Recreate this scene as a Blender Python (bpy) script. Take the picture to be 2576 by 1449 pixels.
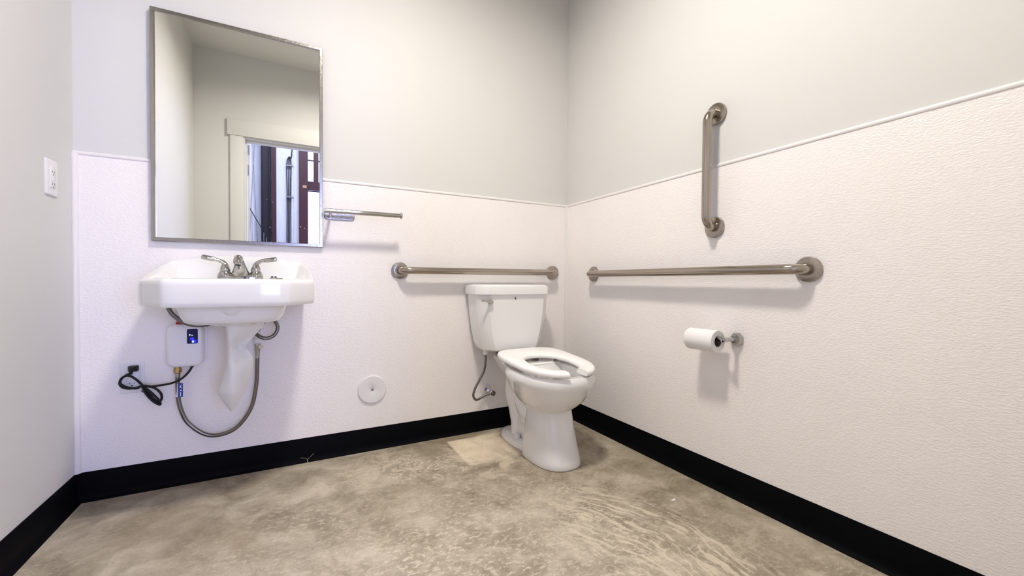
import bpy, bmesh, math, random
from mathutils import Vector, Matrix
random.seed(7)
scene = bpy.context.scene
for o in list(bpy.data.objects):
    bpy.data.objects.remove(o)
C = scene.collection

# ------------------------------------------------------------------ camera
YAW, PITCH, ROLL = 0.490965, -0.0141847, 0.00459427
CAM = Vector((-1.49547, -2.08739, 0.81970))
fw = Vector((math.sin(YAW)*math.cos(PITCH), math.cos(YAW)*math.cos(PITCH), math.sin(PITCH)))
rt = Vector((math.cos(YAW), -math.sin(YAW), 0)); upv = rt.cross(fw)
r_ = math.cos(ROLL)*rt + math.sin(ROLL)*upv; u_ = -math.sin(ROLL)*rt + math.cos(ROLL)*upv
cd = bpy.data.cameras.new('camera'); cam = bpy.data.objects.new('camera', cd); C.objects.link(cam)
cam.matrix_world = Matrix(((r_.x, u_.x, -fw.x, CAM.x), (r_.y, u_.y, -fw.y, CAM.y), (r_.z, u_.z, -fw.z, CAM.z), (0, 0, 0, 1)))
cd.sensor_width = 36; cd.sensor_fit = 'HORIZONTAL'; cd.lens = 14.497; cd.clip_start = 0.01
scene.camera = cam

# ------------------------------------------------------------------ world, daylight, exposure
w = bpy.data.worlds.new('sky'); scene.world = w; w.use_nodes = True
bg = w.node_tree.nodes['Background']; bg.inputs[0].default_value = (0.80, 0.90, 1.0, 1); bg.inputs[1].default_value = 2.5
def area(name, loc, target, sx, sy, power, col):
    l = bpy.data.lights.new(name, 'AREA'); l.shape = 'RECTANGLE'; l.size = sx; l.size_y = sy; l.energy = power; l.color = col
    o = bpy.data.objects.new(name, l); C.objects.link(o); o.location = loc
    d = Vector(target) - Vector(loc); o.rotation_euler = d.to_track_quat('-Z', 'Y').to_euler(); return o
# daylight falling through the glazed bay in the far wall of the hall, an assumed side light, and an added overhead fill that brightens the hall walls
area('daylight_glazing', (0.48, -7.18, 1.45), (0.48, 0, 1.45), 3.3, 2.2, 165, (0.33, 0.36, 1.0))
area('assumed_side_light', (2.4, -5.0, 1.9), (-1.5, -2.1, 1.2), 2.6, 2.6, 80, (0.48, 0.56, 1.0))  # assumed daylight from the side of the hall; the wall there has no window
area('hall_fill_light', (-1.2, -4.6, 4.7), (-1.2, -4.6, 0), 1.6, 1.0, 140, (0.78, 0.80, 1.0))
DOME = 192.0                      # ceiling dome brightness
cy = scene.cycles
cy.max_bounces = 6; cy.diffuse_bounces = 4; cy.glossy_bounces = 3; cy.transmission_bounces = 4; cy.transparent_max_bounces = 4
cy.caustics_reflective = False; cy.caustics_refractive = False; cy.adaptive_threshold = 0.1; cy.adaptive_min_samples = 16; cy.use_light_tree = False
w.cycles.sampling_method = 'NONE'
vs = scene.view_settings
vs.view_transform = 'Standard'; vs.look = 'None'; vs.gamma = 1; vs.exposure = 0.23; vs.use_curve_mapping = False

# ------------------------------------------------------------------ room numbers (metres)
L, FY, HC = 2.197, -2.142, 2.735      # left wall x=-L, front wall y=FY, ceiling
TZ, BZ = 1.2924, 0.108                # wainscot top, baseboard top

# ------------------------------------------------------------------ materials
def mat(name, col, rough=0.5, metal=0.0, spec=0.5, coat=0.0, emit=None, estr=0.0, trans=0.0):
    m = bpy.data.materials.new(name); m.use_nodes = True
    b = m.node_tree.nodes['Principled BSDF']
    b.inputs['Base Color'].default_value = (*col, 1); b.inputs['Roughness'].default_value = rough
    b.inputs['Metallic'].default_value = metal; b.inputs['Specular IOR Level'].default_value = spec
    b.inputs['Coat Weight'].default_value = coat; b.inputs['Coat Roughness'].default_value = 0.06
    b.inputs['Transmission Weight'].default_value = trans
    if emit: b.inputs['Emission Color'].default_value = (*emit, 1); b.inputs['Emission Strength'].default_value = estr
    return m
class NT:
    def __init__(s, m): s.t = m.node_tree; s.b = s.t.nodes['Principled BSDF']
    def n(s, typ, **kw):
        x = s.t.nodes.new(typ)
        for k, v in kw.items(): setattr(x, k, v)
        return x
    def l(s, a, b): s.t.links.new(a, b)
    def coords(s, scale=(1, 1, 1), rot=(0, 0, 0), loc=(0, 0, 0)):
        tc = s.n('ShaderNodeTexCoord'); mp = s.n('ShaderNodeMapping'); s.l(tc.outputs['Object'], mp.inputs[0])
        mp.inputs['Scale'].default_value = scale; mp.inputs['Rotation'].default_value = rot; mp.inputs['Location'].default_value = loc
        return mp.outputs[0]
    def noise(s, vec, scale, detail=3, rough=0.5, dist=0.0):
        x = s.n('ShaderNodeTexNoise'); s.l(vec, x.inputs['Vector']); x.inputs['Scale'].default_value = scale
        x.inputs['Detail'].default_value = detail; x.inputs['Roughness'].default_value = rough; x.inputs['Distortion'].default_value = dist
        return x.outputs['Fac']
    def ramp(s, f, stops, interp='LINEAR'):
        x = s.n('ShaderNodeValToRGB'); s.l(f, x.inputs[0]); e = x.color_ramp.elements; x.color_ramp.interpolation = interp
        while len(e) < len(stops): e.new(0.5)
        for i, (p, c) in enumerate(stops): e[i].position = p; e[i].color = (*c, 1) if len(c) == 3 else c
        return x.outputs[0]
    def math(s, op, a, b=None, clamp=False):
        x = s.n('ShaderNodeMath', operation=op, use_clamp=clamp)
        for i, v in enumerate((a, b)):
            if v is None: continue
            if isinstance(v, (int, float)): x.inputs[i].default_value = v
            else: s.l(v, x.inputs[i])
        return x.outputs[0]
    def mix(s, f, a, b, typ='MIX'):
        x = s.n('ShaderNodeMix', data_type='RGBA', blend_type=typ)
        for sock, v in ((x.inputs[0], f), (x.inputs[6], a), (x.inputs[7], b)):
            if isinstance(v, (int, float)): sock.default_value = v
            elif isinstance(v, tuple): sock.default_value = (*v, 1)
            else: s.l(v, sock)
        return x.outputs[2]
    def bump(s, h, strength, dist):
        x = s.n('ShaderNodeBump'); x.inputs['Strength'].default_value = strength; x.inputs['Distance'].default_value = dist
        s.l(h, x.inputs['Height']); s.l(x.outputs[0], s.b.inputs['Normal'])

M = {}
# painted drywall
def paint(name, col):
    m = mat(name, col, 0.62, spec=0.35); k = NT(m)
    h = k.noise(k.coords(), 190, 2, 0.6)
    h2 = k.noise(k.coords(), 9, 3, 0.5)
    k.bump(k.math('ADD', h, k.math('MULTIPLY', h2, 2.5)), 0.12, 0.0012)
    return m
M['paint'] = paint('wall_paint', (0.70, 0.695, 0.668))
M['ceil'] = paint('ceiling_paint', (0.74, 0.735, 0.70))
# pebbled plastic wainscot
m = mat('frp', (0.80, 0.775, 0.755), 0.27, spec=0.5); k = NT(m)
v = k.coords((105, 105, 250))
h = k.ramp(k.noise(v, 1.0, 1.5, 0.55, 0.4), [(0.38, (0, 0, 0)), (0.66, (1, 1, 1))])
k.bump(h, 0.40, 0.0012)
dirt = k.noise(k.coords(), 3.0, 4, 0.6)
k.l(k.ramp(dirt, [(0.3, (0.918, 0.882, 0.855)), (0.7, (0.938, 0.902, 0.875))]), k.b.inputs['Base Color'])
M['frp'] = m
M['strip'] = mat('plastic_strip', (0.83, 0.80, 0.785), 0.35)
m = mat('rubber_base', (0.002, 0.002, 0.003), 0.62, spec=0.06); k = NT(m)
k.bump(k.noise(k.coords(), 60, 3), 0.12, 0.001)
M['rubber'] = m
# concrete
m = mat('concrete', (0.4, 0.36, 0.29), 0.55, spec=0.35); k = NT(m)
co = k.coords()
n1 = k.noise(co, 1.9, 6, 0.62, 0.9); n2 = k.noise(co, 8, 8, 0.68, 0.6); n3 = k.noise(co, 120, 3, 0.6)
base = k.ramp(n1, [(0.32, (0.14, 0.115, 0.080)), (0.44, (0.26, 0.225, 0.17)), (0.55, (0.39, 0.35, 0.285)), (0.68, (0.52, 0.475, 0.40))])
base = k.mix(0.55, base, k.ramp(n2, [(0.34, (0.17, 0.14, 0.10)), (0.5, (0.36, 0.32, 0.255)), (0.64, (0.56, 0.51, 0.43))]))
sx = k.n('ShaderNodeSeparateXYZ'); k.l(co, sx.inputs[0]); X_, Y_ = sx.outputs[0], sx.outputs[1]
# worn flecks of lighter paste
st = k.noise(k.coords((1, 1.6, 1), (0, 0, 0.5)), 44, 5, 0.7, 0.5)
zone = k.noise(co, 2.2, 3, 0.5)
dx = k.math('SUBTRACT', X_, -0.98); dy = k.math('SUBTRACT', Y_, -1.25)
rad = k.math('SQRT', k.math('ADD', k.math('MULTIPLY', dx, dx), k.math('MULTIPLY', dy, dy)))
near = k.math('SUBTRACT', 1.0, k.math('MULTIPLY', rad, 0.85), True)
fleck = k.math('MULTIPLY', k.ramp(st, [(0.52, (0, 0, 0)), (0.60, (1, 1, 1))]), k.math('ADD', near, k.ramp(zone, [(0.48, (0, 0, 0)), (0.62, (0.55, 0.55, 0.55))]), True))
base = k.mix(k.math('MULTIPLY', fleck, 0.75), base, (0.60, 0.545, 0.455))
# trowel arcs: streaks that sweep round one point
ang = k.math('ARCTAN2', dy, dx)
wob = k.math('MULTIPLY', k.math('SUBTRACT', k.noise(co, 5, 2), 0.5), 0.10)
cv = k.n('ShaderNodeCombineXYZ'); k.l(k.math('MULTIPLY', ang, 5.0), cv.inputs[0]); k.l(k.math('MULTIPLY', k.math('ADD', rad, wob), 52), cv.inputs[1])
arc = k.ramp(k.noise(cv.outputs[0], 1.0, 4, 0.62), [(0.50, (0, 0, 0)), (0.57, (1, 1, 1))])
band = k.math('MULTIPLY', k.ramp(rad, [(0.26, (0, 0, 0)), (0.40, (1, 1, 1)), (0.64, (1, 1, 1)), (0.76, (0, 0, 0))]),
              k.ramp(k.math('MULTIPLY', k.math('ADD', ang, 1.6), 0.33), [(0.30, (0, 0, 0)), (0.42, (1, 1, 1)), (0.74, (1, 1, 1)), (0.86, (0, 0, 0))]))
base = k.mix(k.math('MULTIPLY', k.math('MULTIPLY', arc, band), 0.8), base, (0.60, 0.545, 0.45))
# clean square where something stood beside the toilet
def box_mask(x0, x1, y0, y1, soft):
    def edge(s, a, sign):
        return k.math('MULTIPLY', k.math('MULTIPLY', k.math('SUBTRACT', s, a), sign), 1.0/soft, True)
    q = k.math('MULTIPLY', edge(X_, x0, 1), edge(X_, x1, -1)); q2 = k.math('MULTIPLY', edge(Y_, y0, 1), edge(Y_, y1, -1))
    return k.math('MULTIPLY', q, q2)
patch = box_mask(-0.803, -0.44, -0.40, -0.075, 0.012)
halo = k.math('MULTIPLY', box_mask(-0.86, -0.40, -0.52, -0.05, 0.05), k.ramp(n2, [(0.46, (0, 0, 0)), (0.56, (0.8, 0.8, 0.8))]))
base = k.mix(halo, base, (0.53, 0.47, 0.37))
flake = k.ramp(k.noise(k.coords((1, 1.5, 1), (0, 0, 0.3)), 7.5, 7, 0.66, 0.5), [(0.475, (0, 0, 0)), (0.492, (1, 1, 1)), (0.508, (1, 1, 1)), (0.525, (0, 0, 0))])
fzone = k.math('MULTIPLY', box_mask(-1.45, -0.42, -0.62, -0.01, 0.22), k.ramp(zone, [(0.42, (0, 0, 0)), (0.55, (1, 1, 1))]))
base = k.mix(k.math('MULTIPLY', k.math('MULTIPLY', flake, fzone), 0.75), base, (0.66, 0.59, 0.48))
stain = k.math('MULTIPLY', k.ramp(k.noise(co, 1.3, 4, 0.6, 0.6), [(0.50, (0, 0, 0)), (0.66, (0.55, 0.55, 0.55))]), 1.0)
base = k.mix(stain, base, (0.23, 0.185, 0.125))
pf = k.ramp(k.math('SUBTRACT', -0.44, X_), [(0.02, (0.45, 0.45, 0.45)), (0.24, (1, 1, 1))])
patch = k.math('MULTIPLY', k.math('MULTIPLY', patch, pf), k.ramp(k.math('ADD', Y_, 0.42), [(0.0, (0.35, 0.35, 0.35)), (0.16, (1, 1, 1))]))
base = k.mix(k.math('MULTIPLY', patch, 0.95), base, k.ramp(n2, [(0.35, (0.68, 0.59, 0.46)), (0.65, (0.80, 0.71, 0.57))]))
base = k.mix(0.35, base, k.ramp(n3, [(0.3, (0.55, 0.55, 0.55)), (0.7, (1, 1, 1))]), 'MULTIPLY')
base = k.mix(1.0, base, (1.20, 1.17, 1.09), 'MULTIPLY')
k.l(base, k.b.inputs['Base Color'])
k.l(k.ramp(n2, [(0.3, (0.42,)*3), (0.7, (0.66,)*3)]), k.b.inputs['Roughness'])
k.bump(k.math('ADD', n3, k.math('MULTIPLY', n2, 2.0)), 0.18, 0.0018)
M['concrete'] = m
M['china'] = mat('vitreous_china', (0.87, 0.865, 0.845), 0.10, spec=0.5, coat=0.4)
M['seat'] = mat('seat_plastic', (0.96, 0.95, 0.93), 0.22)
M['plastic'] = mat('white_plastic', (0.84, 0.83, 0.83), 0.30)
M['plate'] = mat('outlet_plastic', (0.82, 0.81, 0.80), 0.33)
M['vinyl'] = mat('white_vinyl', (0.80, 0.80, 0.77), 0.28)
M['chrome'] = mat('chrome', (0.50, 0.49, 0.475), 0.06, 1.0)
def brushed(name, col, rough, sc):
    m = mat(name, col, rough, 1.0); k = NT(m)
    n = k.noise(k.coords(sc), 1, 3, 0.6)
    k.l(k.ramp(n, [(0.3, (rough-0.06,)*3), (0.7, (rough+0.08,)*3)]), k.b.inputs['Roughness'])
    k.bump(n, 0.03, 0.0004); return m
M['steel'] = brushed('brushed_steel', (0.40, 0.355, 0.30), 0.20, (300, 300, 300))
M['frame'] = brushed('mirror_frame_steel', (0.36, 0.34, 0.315), 0.22, (120, 500, 120))
m = mat('braided_steel', (0.20, 0.185, 0.17), 0.26, 1.0); k = NT(m)
ck = k.n('ShaderNodeTexChecker'); ck.inputs['Scale'].default_value = 520; k.l(k.coords((1, 1, 1), (0, 0.78, 0)), ck.inputs['Vector'])
k.bump(ck.outputs['Fac'], 0.35, 0.0008); M['braid'] = m
M['brass'] = brushed('brass', (0.56, 0.40, 0.17), 0.3, (90, 90, 90))
M['black'] = mat('black_plastic', (0.008, 0.008, 0.009), 0.42, spec=0.3)
M['dark'] = mat('dark_slot', (0.015, 0.013, 0.012), 0.6)
M['red'] = mat('red_plastic', (0.42, 0.015, 0.02), 0.4)
M['blue'] = mat('blue_label', (0.03, 0.05, 0.30), 0.4)
M['paper'] = mat('tissue_paper', (0.88, 0.875, 0.86), 0.9, spec=0.1)
M['card'] = mat('cardboard_core', (0.20, 0.15, 0.11), 0.85)
M['maroon'] = mat('maroon_steel', (0.045, 0.005, 0.009), 0.45)
m = mat('mirror_glass', (0.90, 0.915, 0.895), 0.0, 1.0); k = NT(m)
co = k.coords((1, 1, 1))
vo = k.n('ShaderNodeTexVoronoi'); vo.inputs['Scale'].default_value = 62; k.l(co, vo.inputs['Vector'])
dots = k.ramp(vo.outputs['Distance'], [(0.13, (1, 1, 1)), (0.18, (0, 0, 0))])
wn = k.n('ShaderNodeTexWhiteNoise'); k.l(vo.outputs['Position'], wn.inputs['Vector'])
few = k.math('GREATER_THAN', wn.outputs['Value'], 0.74)
sx = k.n('ShaderNodeSeparateXYZ'); k.l(co, sx.inputs[0])
low = k.math('MULTIPLY', k.math('SUBTRACT', 1.32, sx.outputs[2]), 2.6, True)
rgt = k.math('MULTIPLY', k.math('SUBTRACT', sx.outputs[0], -1.70), 4.0, True)
sp = k.math('MULTIPLY', k.math('MULTIPLY', dots, few), k.math('MULTIPLY', low, rgt))
d_ = k.n('ShaderNodeBsdfDiffuse'); d_.inputs[0].default_value = (0.8, 0.8, 0.8, 1)
ms = k.n('ShaderNodeMixShader'); k.l(sp, ms.inputs[0]); k.l(k.b.outputs[0], ms.inputs[1]); k.l(d_.outputs[0], ms.inputs[2])
k.l(ms.outputs[0], k.t.nodes['Material Output'].inputs[0]); M['mirror'] = m
M['screen'] = mat('display_glass', (0.002, 0.002, 0.02), 0.08, emit=(0.0, 0.0, 0.12), estr=0.25)
M['glyph'] = mat('display_digit', (0.3, 0.5, 1), 0.4, emit=(0.55, 0.75, 1.0), estr=1.2)
M['glow'] = mat('display_blue', (0.02, 0.03, 0.6), 0.4, emit=(0.01, 0.02, 1.0), estr=0.5)
M['dome'] = mat('lamp_dome', (0.9, 0.88, 0.84), 0.4, emit=(1.0, 0.935, 0.865), estr=DOME)
M['insul'] = mat('insulation_vinyl', (0.80, 0.82, 0.86), 0.55)
k = NT(M['insul']); k.bump(k.noise(k.coords((2.2, 2.2, 1.0)), 2.2, 4, 0.55, 0.8), 0.5, 0.05)
M['glass'] = mat('window_glass', (0.95, 0.97, 1.0), 0.02, trans=1.0)
M['twig'] = mat('dry_twig', (0.40, 0.36, 0.28), 0.8)

# ------------------------------------------------------------------ mesh helpers
def link(name, bm, m, parent=None, smooth=False, autos=None):
    bmesh.ops.recalc_face_normals(bm, faces=bm.faces[:])
    me = bpy.data.meshes.new(name); bm.to_mesh(me); bm.free()
    o = bpy.data.objects.new(name, me); C.objects.link(o)
    me.materials.append(M[m] if isinstance(m, str) else m)
    if smooth:
        me.shade_smooth()
        if autos: me.set_sharp_from_angle(angle=math.radians(autos))
    if parent: o.parent = parent; o.matrix_parent_inverse = Matrix.Translation(-parent.location)
    return o
def thing(name, label, cat, loc=(0, 0, 0), group=None):
    o = bpy.data.objects.new(name, None); C.objects.link(o); o.location = loc; o.empty_display_size = 0.05
    o['label'] = label; o['category'] = cat
    if group: o['group'] = group
    return o
def tag(o, label, cat, group=None):
    o['label'] = label; o['category'] = cat
    if group: o['group'] = group
    return o
def struct(o, label=None):
    o['kind'] = 'structure'
    if label: o['label'] = label
    return o
def box(bm, x0, x1, y0, y1, z0, z1, bev=0, seg=2):
    vs_ = [bm.verts.new(p) for p in ((x0, y0, z0), (x1, y0, z0), (x1, y1, z0), (x0, y1, z0), (x0, y0, z1), (x1, y0, z1), (x1, y1, z1), (x0, y1, z1))]
    fs = [bm.faces.new([vs_[i] for i in f]) for f in ((0, 3, 2, 1), (4, 5, 6, 7), (0, 1, 5, 4), (1, 2, 6, 5), (2, 3, 7, 6), (3, 0, 4, 7))]
    if bev:
        es = {e for f in fs for e in f.edges}
        bmesh.ops.bevel(bm, geom=list(es), offset=bev, segments=seg, affect='EDGES', profile=0.5)
    return bm
def bx(name, m, parent, *a, bev=0, seg=2):
    return link(name, box(bmesh.new(), *a, bev=bev, seg=seg), m, parent, smooth=bool(bev), autos=35)
def loft(bm, rings, cap0=True, cap1=True, closed=True):
    rv = [[bm.verts.new(p) for p in r] for r in rings]; n = len(rv[0])
    for a, b in zip(rv, rv[1:]):
        for i in range(n if closed else n-1):
            j = (i+1) % n; bm.faces.new((a[i], a[j], b[j], b[i]))
    if cap0: bm.faces.new(rv[0][::-1])
    if cap1: bm.faces.new(rv[-1])
    return bm
def spline(pts, n=8, closed=False):
    P = [Vector(p) for p in pts]; out = []; N = len(P)
    for i in range(N if closed else N-1):
        if closed: a, b, c, d = P[i-1], P[i], P[(i+1) % N], P[(i+2) % N]
        else: a, b, c, d = P[max(i-1, 0)], P[i], P[i+1], P[min(i+2, N-1)]
        for j in range(n):
            t = j/n
            out.append(0.5*((2*b)+(c-a)*t+(2*a-5*b+4*c-d)*t*t+(3*b-a-3*c+d)*t**3))
    if not closed: out.append(P[-1])
    return out
def tube(bm, pts, r, seg=12, cap=True, sy=1.0):
    pts = [Vector(p) for p in pts]; rings = []; up = None
    for i, p in enumerate(pts):
        t = (pts[min(i+1, len(pts)-1)] - pts[max(i-1, 0)]).normalized()
        if up is None: up = t.orthogonal().normalized()
        up = (up - t*up.dot(t)).normalized(); s = t.cross(up)
        rr = r[i] if isinstance(r, (list, tuple)) else r
        rings.append([p + (up*math.cos(a)+s*math.sin(a))*rr for a in [2*math.pi*j/seg for j in range(seg)]])
    return loft(bm, rings, cap, cap)
def lathe(bm, prof, origin, axis, seg=24, cap=True):
    """prof: (distance along axis, radius)"""
    a = Vector(axis).normalized(); u = a.orthogonal().normalized(); v = a.cross(u); o = Vector(origin)
    rings = [[o + a*d + (u*math.cos(t)+v*math.sin(t))*max(r, 1e-5) for t in [2*math.pi*(j+.5)/seg for j in range(seg)]] for d, r in prof]
    return loft(bm, rings, cap, cap)
def tb(name, m, parent, pts, r, seg=12): return link(name, tube(bmesh.new(), pts, r, seg), m, parent, True, 50)
def lt(name, m, parent, prof, origin, axis, seg=24, flat=False): return link(name, lathe(bmesh.new(), prof, origin, axis, seg), m, parent, not flat, 40)
def rrect(w_, h_, r, n=5):
    out = []
    for cx, cy, a0 in ((w_/2-r, h_/2-r, 0), (-w_/2+r, h_/2-r, 90), (-w_/2+r, -h_/2+r, 180), (w_/2-r, -h_/2+r, 270)):
        for i in range(n+1):
            a = math.radians(a0+90*i/n); out.append((cx+r*math.cos(a), cy+r*math.sin(a)))
    return out
def plate(bm, w_, h_, r, prof, place):
    """rounded rectangle stack: prof = (depth, inset); place(u, v, d) -> point"""
    rings = []
    for d, ins in prof:
        rings.append([place(u, v, d) for u, v in rrect(w_-2*ins, h_-2*ins, max(r-ins*0.6, 0.0006))])
    return loft(bm, rings)

# ------------------------------------------------------------------ room shell
floor = struct(bx('floor', 'concrete', None, -L-.12, .12, FY-.14, .12, -.1, 0))
T = 0.12
wb = struct(bx('wall_back', 'paint', None, -L-T, T, 0, T, 0, HC))
wr = struct(bx('wall_right', 'paint', None, 0, T, FY-.13, 0, 0, HC))
wl = struct(bx('wall_left', 'paint', None, -L-T, -L, FY-.13, 0, 0, HC))
ceil = struct(bx('ceiling', 'ceil', None, -L-T, T, FY-.13, T, HC, HC+.1))
DX0, DX1, DZ = -1.843, -0.925, 2.035       # door opening
bm = bmesh.new(); F0 = FY-.13
box(bm, -L, DX0-.018, F0, FY, 0, HC); box(bm, DX1+.018, 0, F0, FY, 0, HC); box(bm, DX0-.018, DX1+.018, F0, FY, DZ+.018, HC)
wf = struct(link('wall_front', bm, 'paint'))
# wainscot sheets
PT = 0.003
bx('wainscot_panel', 'frp', wb, -L, 0, -PT, 0.0, BZ-.02, TZ-.012)
bx('wainscot_panel', 'frp', wr, -PT, 0.0, FY, -PT, BZ-.02, TZ-.012)
# divider strips
def strip(name, p0, p1, nrm, wdt, h=0.005):
    p0, p1, nrm = Vector(p0), Vector(p1), Vector(nrm); d = (p1-p0).normalized(); s = d.cross(nrm)
    sec = [(-.5, 0), (-.5, .35), (-.38, .8), (-.15, 1), (.15, 1), (.38, .8), (.5, .35), (.5, 0)]
    rings = [[p + s*(a*wdt)+nrm*(b*h) for a, b in sec] for p in (p0, p1)]
    return struct(link(name, loft(bmesh.new(), rings), 'strip', None, True, 60))
strip('trim_1', (-L, 0, TZ-.007), (0, 0, TZ-.007), (0, -1, 0), .015, .006)
strip('trim_2', (0, 0, TZ-.007), (0, FY, TZ-.007), (-1, 0, 0), .015, .006)
bm = bmesh.new(); lathe(bm, [(0, .011), (TZ-BZ, .011)], (-.0045, -.0045, BZ), (0, 0, 1), 12); struct(link('trim_3', bm, 'strip', None, True, 60))
bm = bmesh.new(); lathe(bm, [(0, .011), (TZ-BZ-.01, .011)], (-L+.0045, -.0045, BZ), (0, 0, 1), 12); struct(link('trim_4', bm, 'strip', None, True, 60))
# cove base
def cove(name, p0, p1, nrm):
    p0, p1, nrm = Vector(p0), Vector(p1), Vector(nrm)
    sec = [(0, 0), (.019, 0), (.019, .002), (.0125, .006), (.0085, .012), (.006, .020), (.0052, .03), (.0052, BZ-.003), (.004, BZ), (0, BZ)]
    rings = [[p + nrm*a + Vector((0, 0, b)) for a, b in sec] for p in (p0, p1)]
    return struct(link(name, loft(bmesh.new(), rings), 'rubber', None, True, 40))
cove('baseboard_back', (-L, 0, 0), (0, 0, 0), (0, -1, 0))
cove('baseboard_right', (0, FY, 0), (0, 0, 0), (-1, 0, 0))
cove('baseboard_left', (-L, FY, 0), (-L, 0, 0), (1, 0, 0))
cove('baseboard_front', (DX1+.1, FY, 0), (0, FY, 0), (0, 1, 0))
# door casing, jambs, hinge (seen in the mirror)
dr = struct(bx('door_1', 'paint', None, DX0-.018, DX0, F0-.01, FY+.006, 0, DZ+.018))
bx('door_jamb', 'paint', dr, DX1, DX1+.018, F0-.01, FY+.006, 0, DZ+.018)
bx('door_jamb', 'paint', dr, DX0, DX1, F0-.01, FY+.006, DZ, DZ+.018)
for a in ((DX0, DX0+.012, 0, DZ), (DX1-.012, DX1, 0, DZ), (DX0+.012, DX1-.012, DZ-.012, DZ)):
    bx('door_stop', 'paint', dr, a[0], a[1], FY-.075, FY-.04, a[2], a[3])
bx('casing', 'paint', dr, DX0-.105, DX0-.012, FY, FY+.018, 0, DZ+.012, bev=.002)
bx('casing', 'paint', dr, DX1+.012, DX1+.105, FY, FY+.018, 0, DZ+.012, bev=.002)
bx('header_casing', 'paint', dr, DX0-.125, DX1+.125, FY, FY+.024, DZ+.012, DZ+.15, bev=.002)
bm = bmesh.new(); loft(bm, [[Vector((x, y, z)) for x, y in ((-1.858, -2.284), (-1.820, -2.284), (-1.930, -3.175), (-1.968, -3.170))] for z in (.012, DZ-.01)]); leaf = link('door_leaf', bm, 'paint', dr)
for z in (1.80, 1.02, .25):
    bm = bmesh.new(); plate(bm, .030, .104, .012, [(0, 0), (.0025, 0)], lambda u, v, d, z=z: Vector((-1.843+u, -2.284+d, z+v))); link('hinge', bm, 'frame', leaf)
    lt('hinge_pin', 'frame', leaf, [(0, .006), (.10, .006)], (-1.863, -2.280, z-.05), (0, 0, 1), 10)

# ------------------------------------------------------------------ the hall beyond the door (seen in the mirror)
HY, HX0, HX1, HH = -7.0, -5.0, 3.2, 5.2
struct(bx('hall_floor', 'concrete', None, HX0, HX1, HY-.5, F0, -.1, -.0005))
bm = bmesh.new()
GX0, GX1, GZ = -1.205, 2.18, 2.60  # bay widened out of view to soften the shadows of its daylight
box(bm, HX0, GX0, HY-.15, HY, 0, HH); box(bm, GX1, HX1, HY-.15, HY, 0, HH)
box(bm, GX0, GX1, HY-.15, HY, GZ, 2.79); box(bm, GX0, GX1, HY-.15, HY, 3.75, HH)
struct(link('wall_hall_far', bm, 'insul'))
struct(bx('wall_hall_east', 'insul', None, HX1, HX1+.1, HY, F0, 0, HH))
struct(bx('wall_hall_west', 'insul', None, HX0-.1, HX0, HY, F0, 0, HH))
struct(bx('ceiling_hall', 'insul', None, HX0, HX1, HY, F0, HH, HH+.1))
bm = bmesh.new(); box(bm, HX0, -L-T, F0, F0+.1, 0, HH); box(bm, T, HX1, F0, F0+.1, 0, HH); box(bm, -L-T, T, F0, F0+.1, HC+.1, HH)
struct(link('wall_hall_near', bm, 'insul'))
wn_ = struct(bx('window_1', 'maroon', None, GX0, GX1, HY-.10, HY+.04, GZ, 2.77))
for x0, x1 in ((-1.105, -1.02), (-.60, -.52), (-.10, -.02), (.40, .48), (.90, .98), (1.40, 1.48), (1.90, 1.98)):
    bx('mullion', 'maroon', wn_, x0, x1, HY-.10, HY+.03, 2.77, 3.75)
bx('glazing_bar', 'maroon', wn_, GX0, GX1, HY-.05, HY-.03, 3.19, 3.215)
bx('pane', 'glass', wn_, GX0, GX1, HY-.062, HY-.056, 2.77, 3.75)
# steel columns
def column(name, label, x0, x1, y0, y1, kind):
    t = thing(name, label, 'column', ((x0+x1)/2, (y0+y1)/2, 0), 'maroon steel columns in the hall')
    if kind == 'h':
        M['maroon_shade'] = mat('shaded_maroon', (0.012, 0.007, 0.016), 0.5)  # maroon steel in shade: the shading is put into the colour
        bx('flange', 'maroon_shade', t, x0, x0+.012, y0, y1, 0, HH-.05); bx('flange', 'maroon_shade', t, x1-.012, x1, y0, y1, 0, HH-.05)
        bx('web', 'maroon_shade', t, x0+.012, x1-.012, (y0+y1)/2-.006, (y0+y1)/2+.006, 0, HH-.05)
    else:
        bx('face', 'maroon', t, x0, x1, y1-.012, y1, 0, HH-.05); bx('side', 'maroon', t, x0, x0+.012, y0, y1-.012, 0, HH-.05); bx('side', 'maroon', t, x1-.012, x1, y0, y1-.012, 0, HH-.05)
    return t
column('steel_column', 'shade-darkened maroon open-sided steel column reflected at the middle of the mirror doorway', -1.985, -1.835, HY, HY+.22, 'h')
column('steel_jamb', 'narrow red-brown steel jamb beside the dark column in the mirror', -1.822, -1.745, HY, HY+.16, 'c')
cl = column('steel_column', 'maroon steel column between white insulation and bright window in the mirror', -1.366, -1.210, HY, HY+.12, 'c')
bx('tag_plate', mat('tag_orange', (.55, .30, .18), .5), cl, -1.30, -1.235, HY+.12, HY+.124, 2.62, 2.67)
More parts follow.
